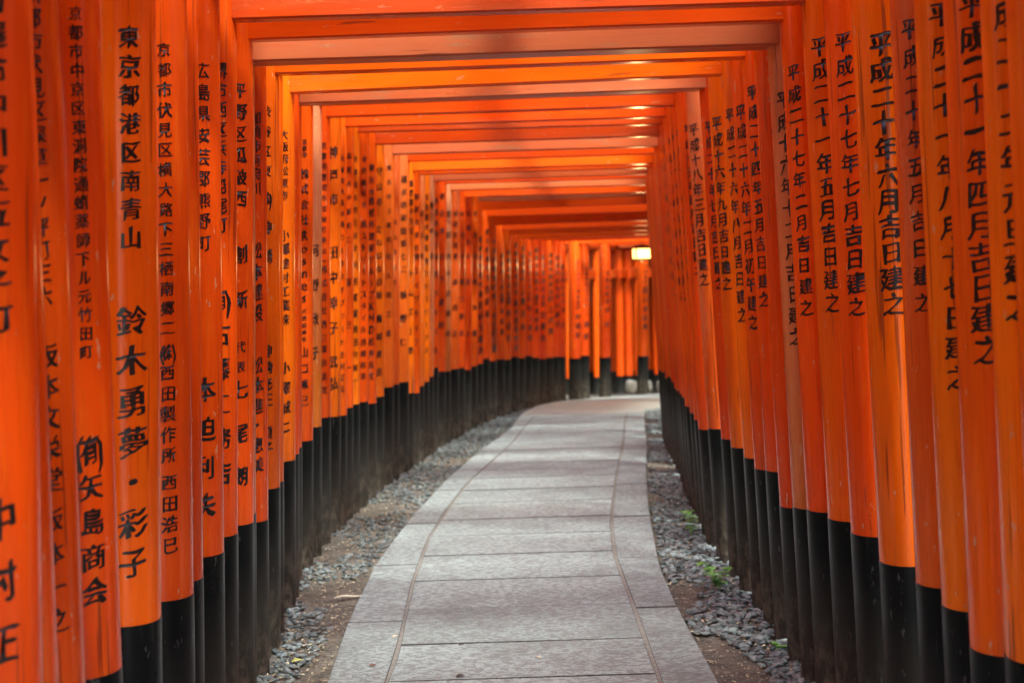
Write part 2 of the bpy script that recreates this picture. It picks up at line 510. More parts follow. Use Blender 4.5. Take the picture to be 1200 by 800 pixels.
GATES = [  # (left pillar, right pillar): x, y, radius, black height, lean deg, paint, text azimuth, text segments (string, z first, z last, height, width)
 ((-0.928, 2.36, 0.0903, 0.58, 2.06, 'n', 54.1, [('名古屋市中川区五女子町', 1.925, 1.36, 0.051, 0.0499), ('中村正雄', 1.033, 0.727, 0.0736, 0.0601)]), (1.031, 2.36, 0.0911, 0.59, 2.01, 'b', 49.4, [('平成十九年三月吉日建之', 1.842, 1.295, 0.0538, 0.0527)])),
 ((-0.95, 2.56, 0.0908, 0.58, 0.7, 'n', 41.7, [('鈴', 1.929, 1.929, 0.0399, 0.0391), ('カメシ(有)', 1.336, 1.125, 0.0369, 0.0361), ('鈴木民夫', 0.964, 0.753, 0.0522, 0.0512)]), (1.06, 2.6, 0.0875, 0.59, 1.89, 'o', 49.9, [('平成二十二年四月吉日建之', 1.886, 1.282, 0.053, 0.052)])),
 ((-0.961, 2.76, 0.0917, 0.58, 0.54, 'n', 47, [('京都市伏見区深草一ノ坪町三六', 1.948, 1.383, 0.0397, 0.0389), ('坂本文栄堂', 1.27, 1.032, 0.0497, 0.0487), ('坂本一之', 0.955, 0.759, 0.0497, 0.0487)]), (1.092, 2.83, 0.0915, 0.597, 1.81, 'o', 44.3, [('平成二十二年元旦建之', 1.944, 1.311, 0.0645, 0.0632)])),
 ((-0.951, 2.98, 0.0896, 0.583, 0.84, 'n', 50.2, [('京都市中京区東洞院通蛸薬師下ル元竹田町', 1.948, 1.262, 0.0322, 0.0315), ('(有)', 1.059, 1.059, 0.0644, 0.0631), ('矢島商会', 0.983, 0.764, 0.0608, 0.0596)]), (1.089, 3.05, 0.0899, 0.553, 1.92, 'b', 50.8, [('平成二十一年四月吉日建之', 1.925, 1.208, 0.064, 0.0628)])),
 ((-0.953, 3.29, 0.0875, 0.613, 2.13, 'b', 56.7, [('東京都港区南青山', 1.947, 1.499, 0.0533, 0.0522), ('鈴木勇夢・彩子', 1.313, 0.759, 0.073, 0.0716)]), (1.091, 3.25, 0.0887, 0.597, 2.1, 'o', 55.7, [('平成二十一年八月十七日建之', 1.939, 1.132, 0.0585, 0.0573)])),
 ((-0.956, 3.66, 0.0872, 0.58, 1.92, 'n', 52.6, [('京都市伏見区横大路下三栖南郷二', 1.97, 1.277, 0.0395, 0.0387), ('(株)西田製作所', 1.216, 0.954, 0.0439, 0.043), ('西田浩巳', 0.884, 0.723, 0.0439, 0.043)]), (1.094, 3.47, 0.0911, 0.598, 1.91, 'p', 50.6, [('平成二十年五月吉日建之', 1.943, 1.292, 0.052, 0.051)])),
 ((-0.97, 3.84, 0.0865, 0.582, 2.01, 'd', 55.9, [('福島市飯坂町', 1.858, 1.454, 0.0461, 0.0451), ('(有)佐藤工務店', 1.318, 0.675, 0.0599, 0.0587)]), (1.082, 3.78, 0.0874, 0.584, 2.19, 'b', 67.3, [('平成二十年六月吉日建之', 1.948, 1.277, 0.0658, 0.0644)])),
 ((-0.971, 4.12, 0.0884, 0.593, 2.03, 'n', 52, [('広島県安芸郡熊野町', 1.978, 1.494, 0.0494, 0.0484), ('本迫利夫', 1.074, 0.741, 0.0741, 0.0674)]), (1.08, 4.07, 0.0919, 0.605, 2.19, 'n', 51.6, [('平成二十七年七月吉日建之', 1.999, 1.26, 0.061, 0.0598)])),
 ((-0.972, 4.32, 0.0887, 0.609, 2.31, 'n', 54.3, [('堺市西区浜寺船尾町', 2.001, 1.549, 0.0518, 0.0508), ('(有)古藤工務店', 1.325, 0.804, 0.0726, 0.0711)]), (1.068, 4.33, 0.0899, 0.599, 2.14, 'b', 50.5, [('平成二十一年五月吉日建之', 2.024, 1.263, 0.0649, 0.0636)])),
 ((-0.97, 4.62, 0.0826, 0.587, 2.31, 'n', 48.4, [('平野区瓜破西', 1.98, 1.637, 0.0554, 0.0543), ('創新', 1.46, 1.315, 0.061, 0.0598), ('代表', 1.164, 1.101, 0.0388, 0.038), ('七尾朗', 1.026, 0.746, 0.0665, 0.0638)]), (1.042, 4.54, 0.0847, 0.588, 2.21, 'n', 44.1, [('平成二十七年二月吉日建之', 1.976, 1.24, 0.0572, 0.056)])),
 ((-0.995, 4.8, 0.0829, 0.583, 2.25, 'g', 29, [('松原市', 1.791, 1.565, 0.0518, 0.0508)]), (1.032, 4.73, 0.0833, 0.563, 2.22, 'g', 53.5, [('平成十六年十二月吉日建之', 1.912, 1.137, 0.0624, 0.0612)])),
 ((-0.977, 4.97, 0.0797, 0.529, 2.1, 'd', 47.9, [('加須市阿良川', 1.927, 1.685, 0.0477, 0.0467), ('松本建設', 1.472, 1.257, 0.0656, 0.0553), ('松本進・恵美', 1.076, 0.73, 0.0596, 0.0553)]), (1.03, 4.96, 0.083, 0.525, 2.32, 'd', 71.8, [('平成十四年八月吉日建之', 1.922, 1.177, 0.0595, 0.0583)])),
 ((-0.992, 5.3, 0.0817, 0.591, 2.24, 'b', 55.2, [('渋谷区東', 1.98, 1.763, 0.0445, 0.0436), ('(株)神崎', 1.663, 1.451, 0.054, 0.053), ('神崎充正・順子', 1.104, 0.742, 0.054, 0.053)]), (1.033, 5.23, 0.0832, 0.61, 2.25, 'n', 43.3, [('平成二十四年五月吉日建之', 1.99, 1.242, 0.0596, 0.0584)])),
 ((-1.019, 5.54, 0.0852, 0.575, 2.2, 'b', 41.7, [('大田区蒲田', 1.939, 1.451, 0.0465, 0.0456)]), (1.03, 5.45, 0.0831, 0.583, 2.4, 'n', 41.9, [('平成二十六年二月初午建之', 1.942, 1.15, 0.0621, 0.0547)])),
 ((-1.032, 5.94, 0.0847, 0.602, 2.19, 'o', 45.1, [('大阪府松原市', 1.95, 1.702, 0.0428, 0.0419), ('小澤建材工業株', 1.538, 1.192, 0.0499, 0.0489), ('小澤誠二', 0.99, 0.745, 0.057, 0.0559)]), (1.031, 5.69, 0.0859, 0.592, 2.39, 'b', 44.3, [('平成二十六年八月吉日建之', 1.955, 1.166, 0.0614, 0.0547)])),
 ((-1.048, 6.14, 0.0849, 0.599, 2.38, 'd', 43.7, [('京都市山科区', 1.956, 1.341, 0.0442, 0.0433)]), (1.022, 5.98, 0.0818, 0.594, 2.57, 'o', 42.5, [('平成十六年九月吉日建之', 1.948, 1.285, 0.061, 0.0598)])),
 ((-1.068, 6.38, 0.0833, 0.593, 2.22, 'd', 45.1, [('奈良市三条', 1.939, 1.336, 0.0459, 0.045)]), (1.02, 6.25, 0.0817, 0.595, 2.49, 'd', 48, [('平成二十年七月吉日建之', 1.958, 1.279, 0.06, 0.0521)])),
 ((-1.065, 6.72, 0.0825, 0.583, 2.31, 'n', 49.4, [('京都市', 1.98, 1.921, 0.0282, 0.0277), ('株式会社', 1.834, 1.62, 0.0524, 0.0514), ('Rosnes', 1.548, 1.261, 0.0524, 0.0514), ('代表取締役', 1.193, 1.065, 0.0262, 0.0257), ('山口啄己', 1.001, 0.775, 0.0524, 0.0514)]), (1.014, 6.6, 0.0825, 0.598, 2.76, 'p', 44.6, [('平成十八年三月吉日建之', 1.977, 1.291, 0.0633, 0.0621)])),
 ((-1.064, 7, 0.0857, 0.614, 2.31, 'g', 43.1, [('河野政子', 1.477, 0.981, 0.0672, 0.0529)]), (1.007, 6.9, 0.0832, 0.557, 2.77, 'n', 66.2, [('平成十五年四月吉日建之', 2.003, 1.331, 0.0538, 0.0527)])),
 ((-1.052, 7.28, 0.084, 0.628, 2.17, 'n', 42.1, [('京都府豊岡市加納町寺山一', 2.005, 1.425, 0.0393, 0.0385), ('株式会社西三', 1.382, 1.035, 0.0437, 0.0428), ('深谷浩次', 0.978, 0.769, 0.0437, 0.0428)]), (1.019, 7.15, 0.0822, 0.573, 2.86, 'n', 48.6, [('平成二十年五月吉日建之', 2.004, 1.221, 0.0515, 0.0504)])),
 ((-1.038, 7.58, 0.0851, 0.597, 2.29, 'o', 47.2, [('神戸市', 1.991, 1.746, 0.0682, 0.064), ('田中幸子', 1.468, 1.071, 0.0728, 0.064), ('武弘', 0.89, 0.776, 0.0728, 0.064)]), (1.036, 7.45, 0.0819, 0.574, 2.91, 'n', 43.4, [('平成十七年五月吉日建之', 2.006, 1.191, 0.0536, 0.0526)])),
 ((-1.021, 7.77, 0.0821, 0.58, 2.16, 'n', 39.4, [('大阪府大阪市', 1.972, 1.675, 0.0373, 0.0365), ('(株)ロータスオブワード', 1.619, 0.982, 0.0373, 0.0365), ('吉村正弘', 0.912, 0.726, 0.0419, 0.0411)]), (1.046, 7.72, 0.0843, 0.58, 2.9, 'n', 42.6, [('平成十三年十月吉日建之', 2.005, 1.182, 0.0509, 0.0499)])),
 ((-1.009, 7.95, 0.0832, 0.602, 2.3, 'n', 40.6, [('高松市中新町二', 1.998, 1.538, 0.0382, 0.0374), ('辰巳一', 1.302, 0.827, 0.0477, 0.0441)]), (1.057, 7.95, 0.084, 0.604, 2.75, 'n', 35.1, [('平成十三年十月吉日建之', 2.022, 1.175, 0.0525, 0.0514)])),
 ((-0.991, 8.14, 0.0831, 0.601, 2.12, 'o', 40.1, [('京都市左京区吉田', 1.991, 1.491, 0.0391, 0.0383), ('光吉産業株', 1.394, 1.03, 0.0488, 0.0479), ('田中裕一', 0.957, 0.738, 0.0439, 0.0431)]), (1.066, 8.16, 0.082, 0.602, 2.82, 'n', 26.8, [('平成二年十月吉日建之', 1.99, 1.193, 0.0538, 0.028)])),
 ((-0.965, 8.35, 0.0847, 0.593, 2.32, 'n', 45.2, [('寺西紙料市', 2.004, 1.738, 0.0401, 0.0393), ('株ストリートスタイル', 1.629, 1.018, 0.0501, 0.0491), ('高橋和幸', 0.944, 0.743, 0.0451, 0.0442)]), (1.081, 8.36, 0.0824, 0.602, 2.79, 'n', 25.5, [('平成九年三月吉日建之', 2.004, 1.187, 0.0501, 0.0491)])),
 ((-0.939, 8.58, 0.0859, 0.558, 2.21, 'n', 45.5, [('横浜市', 1.967, 1.821, 0.0463, 0.0454), ('株松井建設グループKMD', 1.77, 1.005, 0.0515, 0.0504), ('松井克文', 0.928, 0.723, 0.0515, 0.0504)]), (1.096, 8.56, 0.0859, 0.576, 2.6, 'n', 50, [('平成十六年五月吉日建之', 1.95, 0.95, 0.075, 0.06)])),
 ((-0.914, 8.83, 0.0849, 0.573, 2.16, 'o', 44, [('守山市', 1.961, 1.773, 0.053, 0.0519), ('たねはな自販', 1.606, 1.202, 0.053, 0.0519), ('藤岡幸吉', 1.054, 0.727, 0.053, 0.0519)]), (1.111, 8.81, 0.0849, 0.57, 2.6, 'd', 50, [('平成十八年七月吉日建之', 1.95, 0.95, 0.075, 0.06)])),
 ((-0.877, 9.14, 0.0823, 0.607, 2.31, 'p', 50.7, [('東北市上尾町', 2.004, 1.55, 0.0384, 0.0376), ('佐久間工業', 1.442, 0.952, 0.0439, 0.043)]), (1.127, 9.12, 0.0823, 0.586, 2.6, 'd', 50, [('平成十九年十月吉日建之', 1.95, 0.95, 0.075, 0.06)])),
 ((-0.858, 9.37, 0.0831, 0.611, 2.13, 'p', 48, [('岡山市北区', 1.672, 1.283, 0.0393, 0.0386)]), (1.142, 9.35, 0.0831, 0.599, 2.6, 'p', 50, [('平成十二年二月吉日建之', 1.95, 0.95, 0.075, 0.06)])),
 ((-0.827, 9.75, 0.0858, 0.608, 2.23, 'p', 51.3, [('福井市和田東七二', 1.983, 1.376, 0.0526, 0.0516), ('株野仁', 1.202, 0.881, 0.0585, 0.0573)]), (1.169, 9.73, 0.0858, 0.592, 2.6, 'v', 50, [('平成十三年四月吉日建之', 1.95, 0.95, 0.075, 0.06)])),
 ((-0.805, 10.02, 0.0824, 0.515, 2.17, 'o', 41.9, [('東京都千代田', 1.977, 1.651, 0.0541, 0.053), ('トムズ上野', 1.353, 0.814, 0.0601, 0.0542)]), (1.182, 10, 0.0824, 0.562, 2.6, 'd', 50, [('平成十四年三月吉日建之', 1.95, 0.95, 0.075, 0.06)])),
 ((-0.781, 10.28, 0.083, 0.498, 2.19, 'n', 42.3, [('静岡市葵区', 1.907, 1.542, 0.0493, 0.0483), ('(株)エイブライフ', 1.481, 0.867, 0.0555, 0.0544)]), (1.199, 10.26, 0.083, 0.6, 2.6, 'n', 50, [('平成十五年五月吉日建之', 1.95, 0.95, 0.075, 0.06)])),
 ((-0.765, 10.5, 0.0859, 0.535, 2.19, 'p', 38.7, [('富山市', 1.799, 1.488, 0.0441, 0.0432)]), (1.215, 10.48, 0.0859, 0.58, 2.6, 'b', 50, [('平成十六年七月吉日建之', 1.95, 0.95, 0.075, 0.06)])),
 ((-0.738, 10.72, 0.0838, 0.554, 2.15, 'o', 39.7, [('名古屋市東区', 1.939, 1.558, 0.0514, 0.0504), ('(株)フリーワークス', 1.463, 0.791, 0.0514, 0.0504)]), (1.227, 10.7, 0.0838, 0.576, 2.6, 'n', 50, [('平成十八年十月吉日建之', 1.95, 0.95, 0.075, 0.06)])),
 ((-0.715, 10.93, 0.0822, 0.582, 2.28, 'g', 40.5, [('豊中市', 1.89, 1.501, 0.0525, 0.0434)]), (1.238, 10.91, 0.0822, 0.581, 2.6, 'n', 50, [('平成十九年二月吉日建之', 1.95, 0.95, 0.075, 0.06)])),
 ((-0.694, 11.17, 0.0844, 0.64, 2.2, 'd', 36.7, [('西宮市甲子園', 1.94, 1.509, 0.0536, 0.0482), ('(株)大丸工芸', 1.376, 0.775, 0.0536, 0.0482)]), (1.255, 11.15, 0.0844, 0.574, 2.6, 'v', 50, [('平成十二年四月吉日建之', 1.95, 0.95, 0.075, 0.06)])),
 ((-0.651, 11.5, 0.0838, 0.592, 2.2, 'd', 51, [('明石市', 1.995, 1.722, 0.0552, 0.0541), ('山下建材', 1.517, 0.968, 0.0621, 0.0608)]), (1.283, 11.48, 0.0838, 0.582, 2.6, 'p', 50, [('平成十三年三月吉日建之', 1.95, 0.95, 0.075, 0.06)])),
 ((-0.62, 11.75, 0.0833, 0.578, 2.27, 'g', 41.8, [('吹田市', 1.872, 1.523, 0.0564, 0.0546), ('中井商店', 1.383, 0.892, 0.0564, 0.0546)]), (1.308, 11.73, 0.0833, 0.591, 2.6, 'p', 50, [('平成十四年五月吉日建之', 1.95, 0.95, 0.075, 0.06)])),
 ((-0.564, 12.1, 0.0846, 0.58, 2.26, 'p', 55.2, [('伏見区深草', 1.891, 1.532, 0.0508, 0.0498), ('森田正', 1.316, 0.882, 0.0581, 0.0569)]), (1.346, 12.08, 0.0846, 0.575, 2.6, 'b', 50, [('平成十五年七月吉日建之', 1.95, 0.95, 0.075, 0.06)])),
 ((-0.524, 12.4, 0.0853, 0.572, 2.14, 'd', 46, [('向日市', 1.908, 1.54, 0.0521, 0.051), ('堀工務店', 1.318, 0.874, 0.0595, 0.0583)]), (1.378, 12.38, 0.0853, 0.599, 2.6, 'b', 50, [('平成十六年十月吉日建之', 1.95, 0.95, 0.075, 0.06)])),
 ((-0.477, 12.75, 0.0858, 0.538, 2.16, 'd', 49.9, [('長岡京市', 1.927, 1.549, 0.0535, 0.0525), ('井上', 1.321, 0.864, 0.0612, 0.06)]), (1.415, 12.73, 0.0858, 0.567, 2.6, 'v', 50, [('平成十八年二月吉日建之', 1.95, 0.95, 0.075, 0.06)])),
 ((-0.428, 13.05, 0.0837, 0.555, 2.27, 'n', 47.7, [('宇治市', 1.946, 1.558, 0.0548, 0.0537), ('林商事', 1.325, 0.857, 0.0626, 0.0614)]), (1.456, 13.03, 0.0837, 0.573, 2.6, 'b', 50, [('平成十九年四月吉日建之', 1.95, 0.95, 0.075, 0.06)])),
 ((-0.376, 13.397, 0.082, 0.564, 1.6, 'd', 30, [('奈良市竹東竹橋', 1.72, 1.215, 0.067, 0.063), ('田村工業岡', 1.105, 0.68, 0.081, 0.076)]), (1.564, 13.09, 0.082, 0.58, 1.6, 'd', 50, [('平成十年五月吉日建之', 1.9, 0.95, 0.075, 0.06)])),
 ((-0.317, 13.773, 0.082, 0.599, 1.6, 'd', 30, [('津市株藤石', 1.811, 1.471, 0.063, 0.06), ('大西建設', 1.374, 1.028, 0.078, 0.075)]), (1.628, 13.45, 0.082, 0.58, 1.6, 'd', 50, [('平成十年五月吉日建之', 1.9, 0.95, 0.075, 0.06)])),
 ((-0.256, 14.18, 0.082, 0.571, 1.6, 'd', 30, [('大津市南東町株工', 1.743, 1.109, 0.073, 0.07), ('和田商店業', 1.008, 0.68, 0.088, 0.083)]), (1.693, 13.828, 0.082, 0.58, 1.6, 'd', 50, [('平成十年五月吉日建之', 1.9, 0.95, 0.075, 0.06)])),
 ((-0.181, 14.676, 0.082, 0.582, 1.6, 'n', 30, [('敦賀市工村本', 1.628, 1.228, 0.062, 0.059), ('岸本組南', 1.173, 0.85, 0.073, 0.07)]), (1.768, 14.288, 0.082, 0.58, 1.6, 'n', 50, [('平成十年五月吉日建之', 1.9, 0.95, 0.075, 0.06)])),
 ((-0.112, 15.122, 0.082, 0.571, 1.6, 'v', 30, [('和歌山市式社', 1.69, 1.259, 0.067, 0.063), ('森本山社', 1.186, 0.784, 0.092, 0.087)]), (1.837, 14.691, 0.082, 0.58, 1.6, 'v', 50, [('平成十年五月吉日建之', 1.9, 0.95, 0.075, 0.06)])),
 ((-0.029, 15.597, 0.082, 0.593, 1.6, 'd', 30, [('尼崎市区南田西', 1.793, 1.285, 0.067, 0.064), ('藤井産業竹式', 1.168, 0.68, 0.086, 0.082)]), (1.917, 15.118, 0.082, 0.58, 1.6, 'd', 50, [('平成十年五月吉日建之', 1.9, 0.95, 0.075, 0.06)])),
 ((0.051, 16.052, 0.082, 0.571, 1.6, 'n', 30, [('箕面市森店工井', 1.783, 1.283, 0.066, 0.063), ('東洋本', 1.195, 0.908, 0.087, 0.083)]), (1.991, 15.519, 0.082, 0.58, 1.6, 'n', 50, [('平成十年五月吉日建之', 1.9, 0.95, 0.075, 0.06)])),
 ((0.136, 16.537, 0.082, 0.591, 1.6, 'd', 30, [('茨木市店北井木', 1.752, 1.302, 0.06, 0.057), ('石田工業南', 1.239, 0.783, 0.083, 0.079)]), (2.068, 15.946, 0.082, 0.58, 1.6, 'd', 50, [('平成十年五月吉日建之', 1.9, 0.95, 0.075, 0.06)])),
 ((0.224, 16.919, 0.082, 0.569, 1.6, 'd', 30, [('姫路市南岡大橋', 1.812, 1.262, 0.073, 0.069), ('近藤南原', 1.199, 0.888, 0.071, 0.067)]), (2.144, 16.267, 0.082, 0.58, 1.6, 'd', 50, [('平成十年五月吉日建之', 1.9, 0.95, 0.075, 0.06)])),
 ((0.314, 17.291, 0.082, 0.551, 1.6, 'd', 30, [('米子市西区本', 1.752, 1.272, 0.074, 0.07), ('松田電気', 1.194, 0.777, 0.095, 0.09)]), (2.219, 16.573, 0.082, 0.58, 1.6, 'd', 50, [('平成十年五月吉日建之', 1.9, 0.95, 0.075, 0.06)])),
 ((0.419, 17.721, 0.082, 0.564, 1.6, 'n', 30, [('高槻市岡東店', 1.807, 1.356, 0.07, 0.066), ('村上式南', 1.268, 0.865, 0.092, 0.087)]), (2.305, 16.934, 0.082, 0.58, 1.6, 'n', 50, [('平成十年五月吉日建之', 1.9, 0.95, 0.075, 0.06)])),
 ((0.517, 18.091, 0.082, 0.576, 1.6, 'd', 30, [('岐阜市町本', 1.793, 1.404, 0.072, 0.068), ('早川藤式', 1.305, 0.958, 0.079, 0.075)]), (2.38, 17.232, 0.082, 0.58, 1.6, 'd', 50, [('平成十年五月吉日建之', 1.9, 0.95, 0.075, 0.06)])),
 ((0.593, 18.29, 0.082, 0.573, 1.6, 'd', 30, [('松山市区市大', 1.692, 1.248, 0.069, 0.065), ('河合', 1.136, 0.946, 0.087, 0.082)]), (2.429, 17.356, 0.082, 0.58, 1.6, 'd', 50, [('平成十年五月吉日建之', 1.9, 0.95, 0.075, 0.06)])),
 ((0.818, 18.882, 0.082, 0.551, 1.6, 'd', 30, [('福山市井石高株西', 1.776, 1.251, 0.061, 0.058), ('小林建材', 1.187, 0.818, 0.084, 0.08)]), (2.623, 17.871, 0.082, 0.58, 1.6, 'd', 50, [('平成十年五月吉日建之', 1.9, 0.95, 0.075, 0.06)])),
 ((0.945, 19.145, 0.082, 0.585, 1.6, 'd', 30, [('鳥取市南店工石岡', 1.707, 1.213, 0.057, 0.054), ('三浦東', 1.126, 0.799, 0.099, 0.094)]), (2.712, 18.056, 0.082, 0.58, 1.6, 'd', 50, [('平成十年五月吉日建之', 1.9, 0.95, 0.075, 0.06)])),
 ((1.269, 19.654, 0.082, 0.553, 1.6, 'd', 30, [('宝塚市町松', 1.666, 1.285, 0.07, 0.067), ('北村', 1.165, 0.964, 0.092, 0.087)]), (2.995, 18.485, 0.082, 0.58, 1.6, 'd', 50, [('平成十年五月吉日建之', 1.9, 0.95, 0.075, 0.06)])),
 ((1.85, 20.264, 0.082, 0.552, 1.6, 'n', 30, [('芦屋市本西', 1.788, 1.489, 0.055, 0.053), ('西川本店藤', 1.434, 0.933, 0.091, 0.087)]), (3.529, 19.015, 0.082, 0.58, 1.6, 'n', 50, [('平成十年五月吉日建之', 1.9, 0.95, 0.075, 0.06)])),
 ((2.51, 20.623, 0.082, 0.553, 1.6, 'd', 30, [('三田市山東村中高', 1.663, 1.111, 0.064, 0.061), ('青木山', 1.036, 0.718, 0.096, 0.092)]), (4.136, 19.293, 0.082, 0.58, 1.6, 'd', 50, [('平成十年五月吉日建之', 1.9, 0.95, 0.075, 0.06)])),
]
WORD = {'v': 'vermilion', 'n': 'vermilion', 'b': 'bright orange', 'o': 'yellow-orange', 'd': 'deep red', 'p': 'faded pinkish', 'g': 'weathered greenish'}
ONES = 'zeroth first second third fourth fifth sixth seventh eighth ninth tenth eleventh twelfth thirteenth fourteenth fifteenth sixteenth seventeenth eighteenth nineteenth'.split()
TENS = {2: 'twent', 3: 'thirt', 4: 'fort', 5: 'fift', 6: 'sixt'}
def ordinal(n):
    if n < 20: return ONES[n]
    return TENS[n // 10] + ('ieth' if n % 10 == 0 else 'y-' + ONES[n % 10])
def gate_label(i, A, B_):
    la = max((s[0] for s in A[7]), key=len) if A[7] else ''
    n = len(GATES)
    if i < 14: where = '%s from the camera' % ordinal(i + 1)
    elif i < 45: where = '%s from the camera, mid tunnel' % ordinal(i + 1)
    else: where = '%s from the far end of the bend' % ordinal(n - i)
    lab = '%s torii gate, %s, left pillar lettered %s' % (WORD[A[5]], where, la)
    if i < 22: lab += ', right one %s' % B_[7][0][0]
    return lab
UP = {6, 7, 11, 13, 15, 17, 18, 20, 22, 24, 26, 28, 29, 32, 33, 35, 36, 38, 40, 41}
for i, (A, B_) in enumerate(GATES):
    prev = GATES[i - 1][0] if i else (A[0], A[1] - .2)
    nxt = GATES[i + 1][0] if i + 1 < len(GATES) else (A[0], A[1] + .3)
    gap = min(math.hypot(A[0] - prev[0], A[1] - prev[1]), math.hypot(A[0] - nxt[0], A[1] - nxt[1]))
    pb = GATES[i - 1][1] if i else None
    nb = GATES[i + 1][1] if i + 1 < len(GATES) else None
    for q in (pb, nb):
        if q: gap = min(gap, math.hypot(B_[0] - q[0], B_[1] - q[1]))
    zb = float(np.interp(i, BX, BZ)) + random.uniform(-.005, .005) + (.035 if i in UP else 0)
    torii(i, A, B_, gate_label(i, A, B_), A[1] < 10.3, zb, gap, 'vermilion torii gates lining the stone path',
          float(np.interp(A[1], [3.2, 4.6, 11.5, 13.0, 17.5, 19], [.72, .36, .36, .9, .9, .9])))

# the tunnel goes on behind the viewpoint
for k in range(9):
    y = 2.12 - .30 * k - (.06 if k % 2 else 0)
    c = 'nbvdnobvn'[k]
    A = (-.95 - .012 * k, y, .088, .58, 2.0, c, 50, [])
    B2 = (1.06 + .012 * k, y + .02, .088, .58, 2.0, c, 50, [('平成二十%s年四月吉日建之' % '一二三四五六七八九'[k], 1.95, 1.1, .06, .058)])
    torii(90 + k, A, B2, '%s torii gate, %s of those behind the picture edge beside the viewpoint' % (WORD[c], ordinal(k + 1)), False, 2.16, .29,
          'vermilion torii gates lining the stone path', .66)

# gates of the next flight, seen through the spaces at the far end, their planes nearly along the line of sight
for k, (px, py, c) in enumerate([(.93, 23.3, 'n'), (1.40, 23.4, 'v'), (1.78, 23.5, 'n'), (1.93, 23.55, 'd'), (2.10, 23.6, 'n'), (2.42, 23.7, 'd'), (2.78, 23.8, 'n')]):
    th = math.radians(64)
    w = 1.7
    A = (px, py, .068, .44, 1.2, c, 70, [])
    B2 = (px + w * math.cos(th), py + w * math.sin(th), .068, .44, 1.2, c, 70, [])
    words = ['thin sliver of a vermilion gate, leftmost of those glimpsed past the far bend', 'vermilion gate glimpsed alone in the middle gap beyond the bend',
             'vermilion gate, left pillar of the cluster under the lantern', 'deep red gate, second pillar of the cluster under the lantern',
             'vermilion gate, third pillar of the cluster under the lantern', 'vermilion gate glimpsed just right of the lantern beyond the bend',
             'vermilion gate beyond the bend, mostly hidden by the right-hand row'][k]
    torii(70 + k, A, B2, words, False, 2.08, .16, 'torii gates of the next flight beyond the bend', .95)

for k, (px, py, c) in enumerate([(.86 + .148 * q, 24.7 + .12 * (q % 2) + .02 * q, 'vndndvdnvdndvn'[q]) for q in range(14)]):
    th = math.radians(76); w = 1.7
    torii(80 + k, (px, py, .072, .44, 1.2, c, 70, []), (px + w * math.cos(th), py + w * math.sin(th), .072, .44, 1.2, c, 70, []),
          '%s gate, %s from the left in the deeper rank half hidden beyond the bend' % (WORD[c], ordinal(k + 1)), False, 2.08, .16, 'torii gates of the next flight beyond the bend', .95)

# ------------------------------------------------------------------ ground
PLc = [(-10, -.62), (3, -.64), (4.75, -.66), (5.54, -.68), (6.58, -.67), (7.73, -.585), (8.5, -.50), (9.6, -.39), (10.75, -.28), (12.7, -.02), (14.3, .06), (15, .10), (16.5, .27), (18.2, .6), (19.2, 1.0), (19.9, 1.4), (20.6, 2.6)]
ILc = [(-10, -.46), (4.73, -.46), (5.12, -.452), (6.23, -.47), (7.17, -.455), (8.1, -.383), (8.58, -.336), (9.2, -.265), (11.4, -.02), (14.3, .22)]
IRc = [(-10, .46), (5.63, .46), (6.64, .455), (7.48, .50), (8.89, .63), (11.2, .86), (12.8, 1.0), (14.3, 1.14)]
PRc = [(-10, .66), (4.62, .65), (5.64, .63), (6.36, .635), (7.7, .72), (8.9, .82), (10.7, 1.0), (12.5, 1.15), (14.3, 1.32), (15, 1.38)]
fI = lambda T, y: float(np.interp(y, [p[0] for p in T], [p[1] for p in T]))
XLr = [(a[1], a[0] + a[2]) for a, b in GATES]
XRr = [(b[1], b[0] - b[2]) for a, b in GATES]
def rough(x, y):
    return noise.fractal(Vector((x * 2.2, y * 2.2, 3)), .9, 2.1, 4) * .010
gx = sorted(set([-150, -80, -40, -22, -12, -7, -4, -2.5] + [round(-1.9 + .05 * k, 3) for k in range(104)] + [3.6, 4, 5, 7, 12, 22, 40, 80, 150]))
gy = sorted(set([-60, -30, -12, -5, -2, 0, 1] + [round(1.5 + .06 * k, 3) for k in range(300)] + [19.6, 20, 20.4, 20.8, 21.2, 21.6, 22, 22.6, 23, 24, 25, 27, 30, 36, 45, 60, 90, 150, 280]))
V = []
for y in gy:
    z0 = zg(y)
    for x in gx:
        z = z0 - .032 + rough(x, y)
        if abs(x) < 4: z -= .0
        V.append((x, y, z))
nx = len(gx)
F = [(j * nx + i, j * nx + i + 1, (j + 1) * nx + i + 1, (j + 1) * nx + i) for j in range(len(gy) - 1) for i in range(nx - 1)]
g = obj('ground', np_mesh('ground', V, F, SOIL))
tag(g, kind='structure')

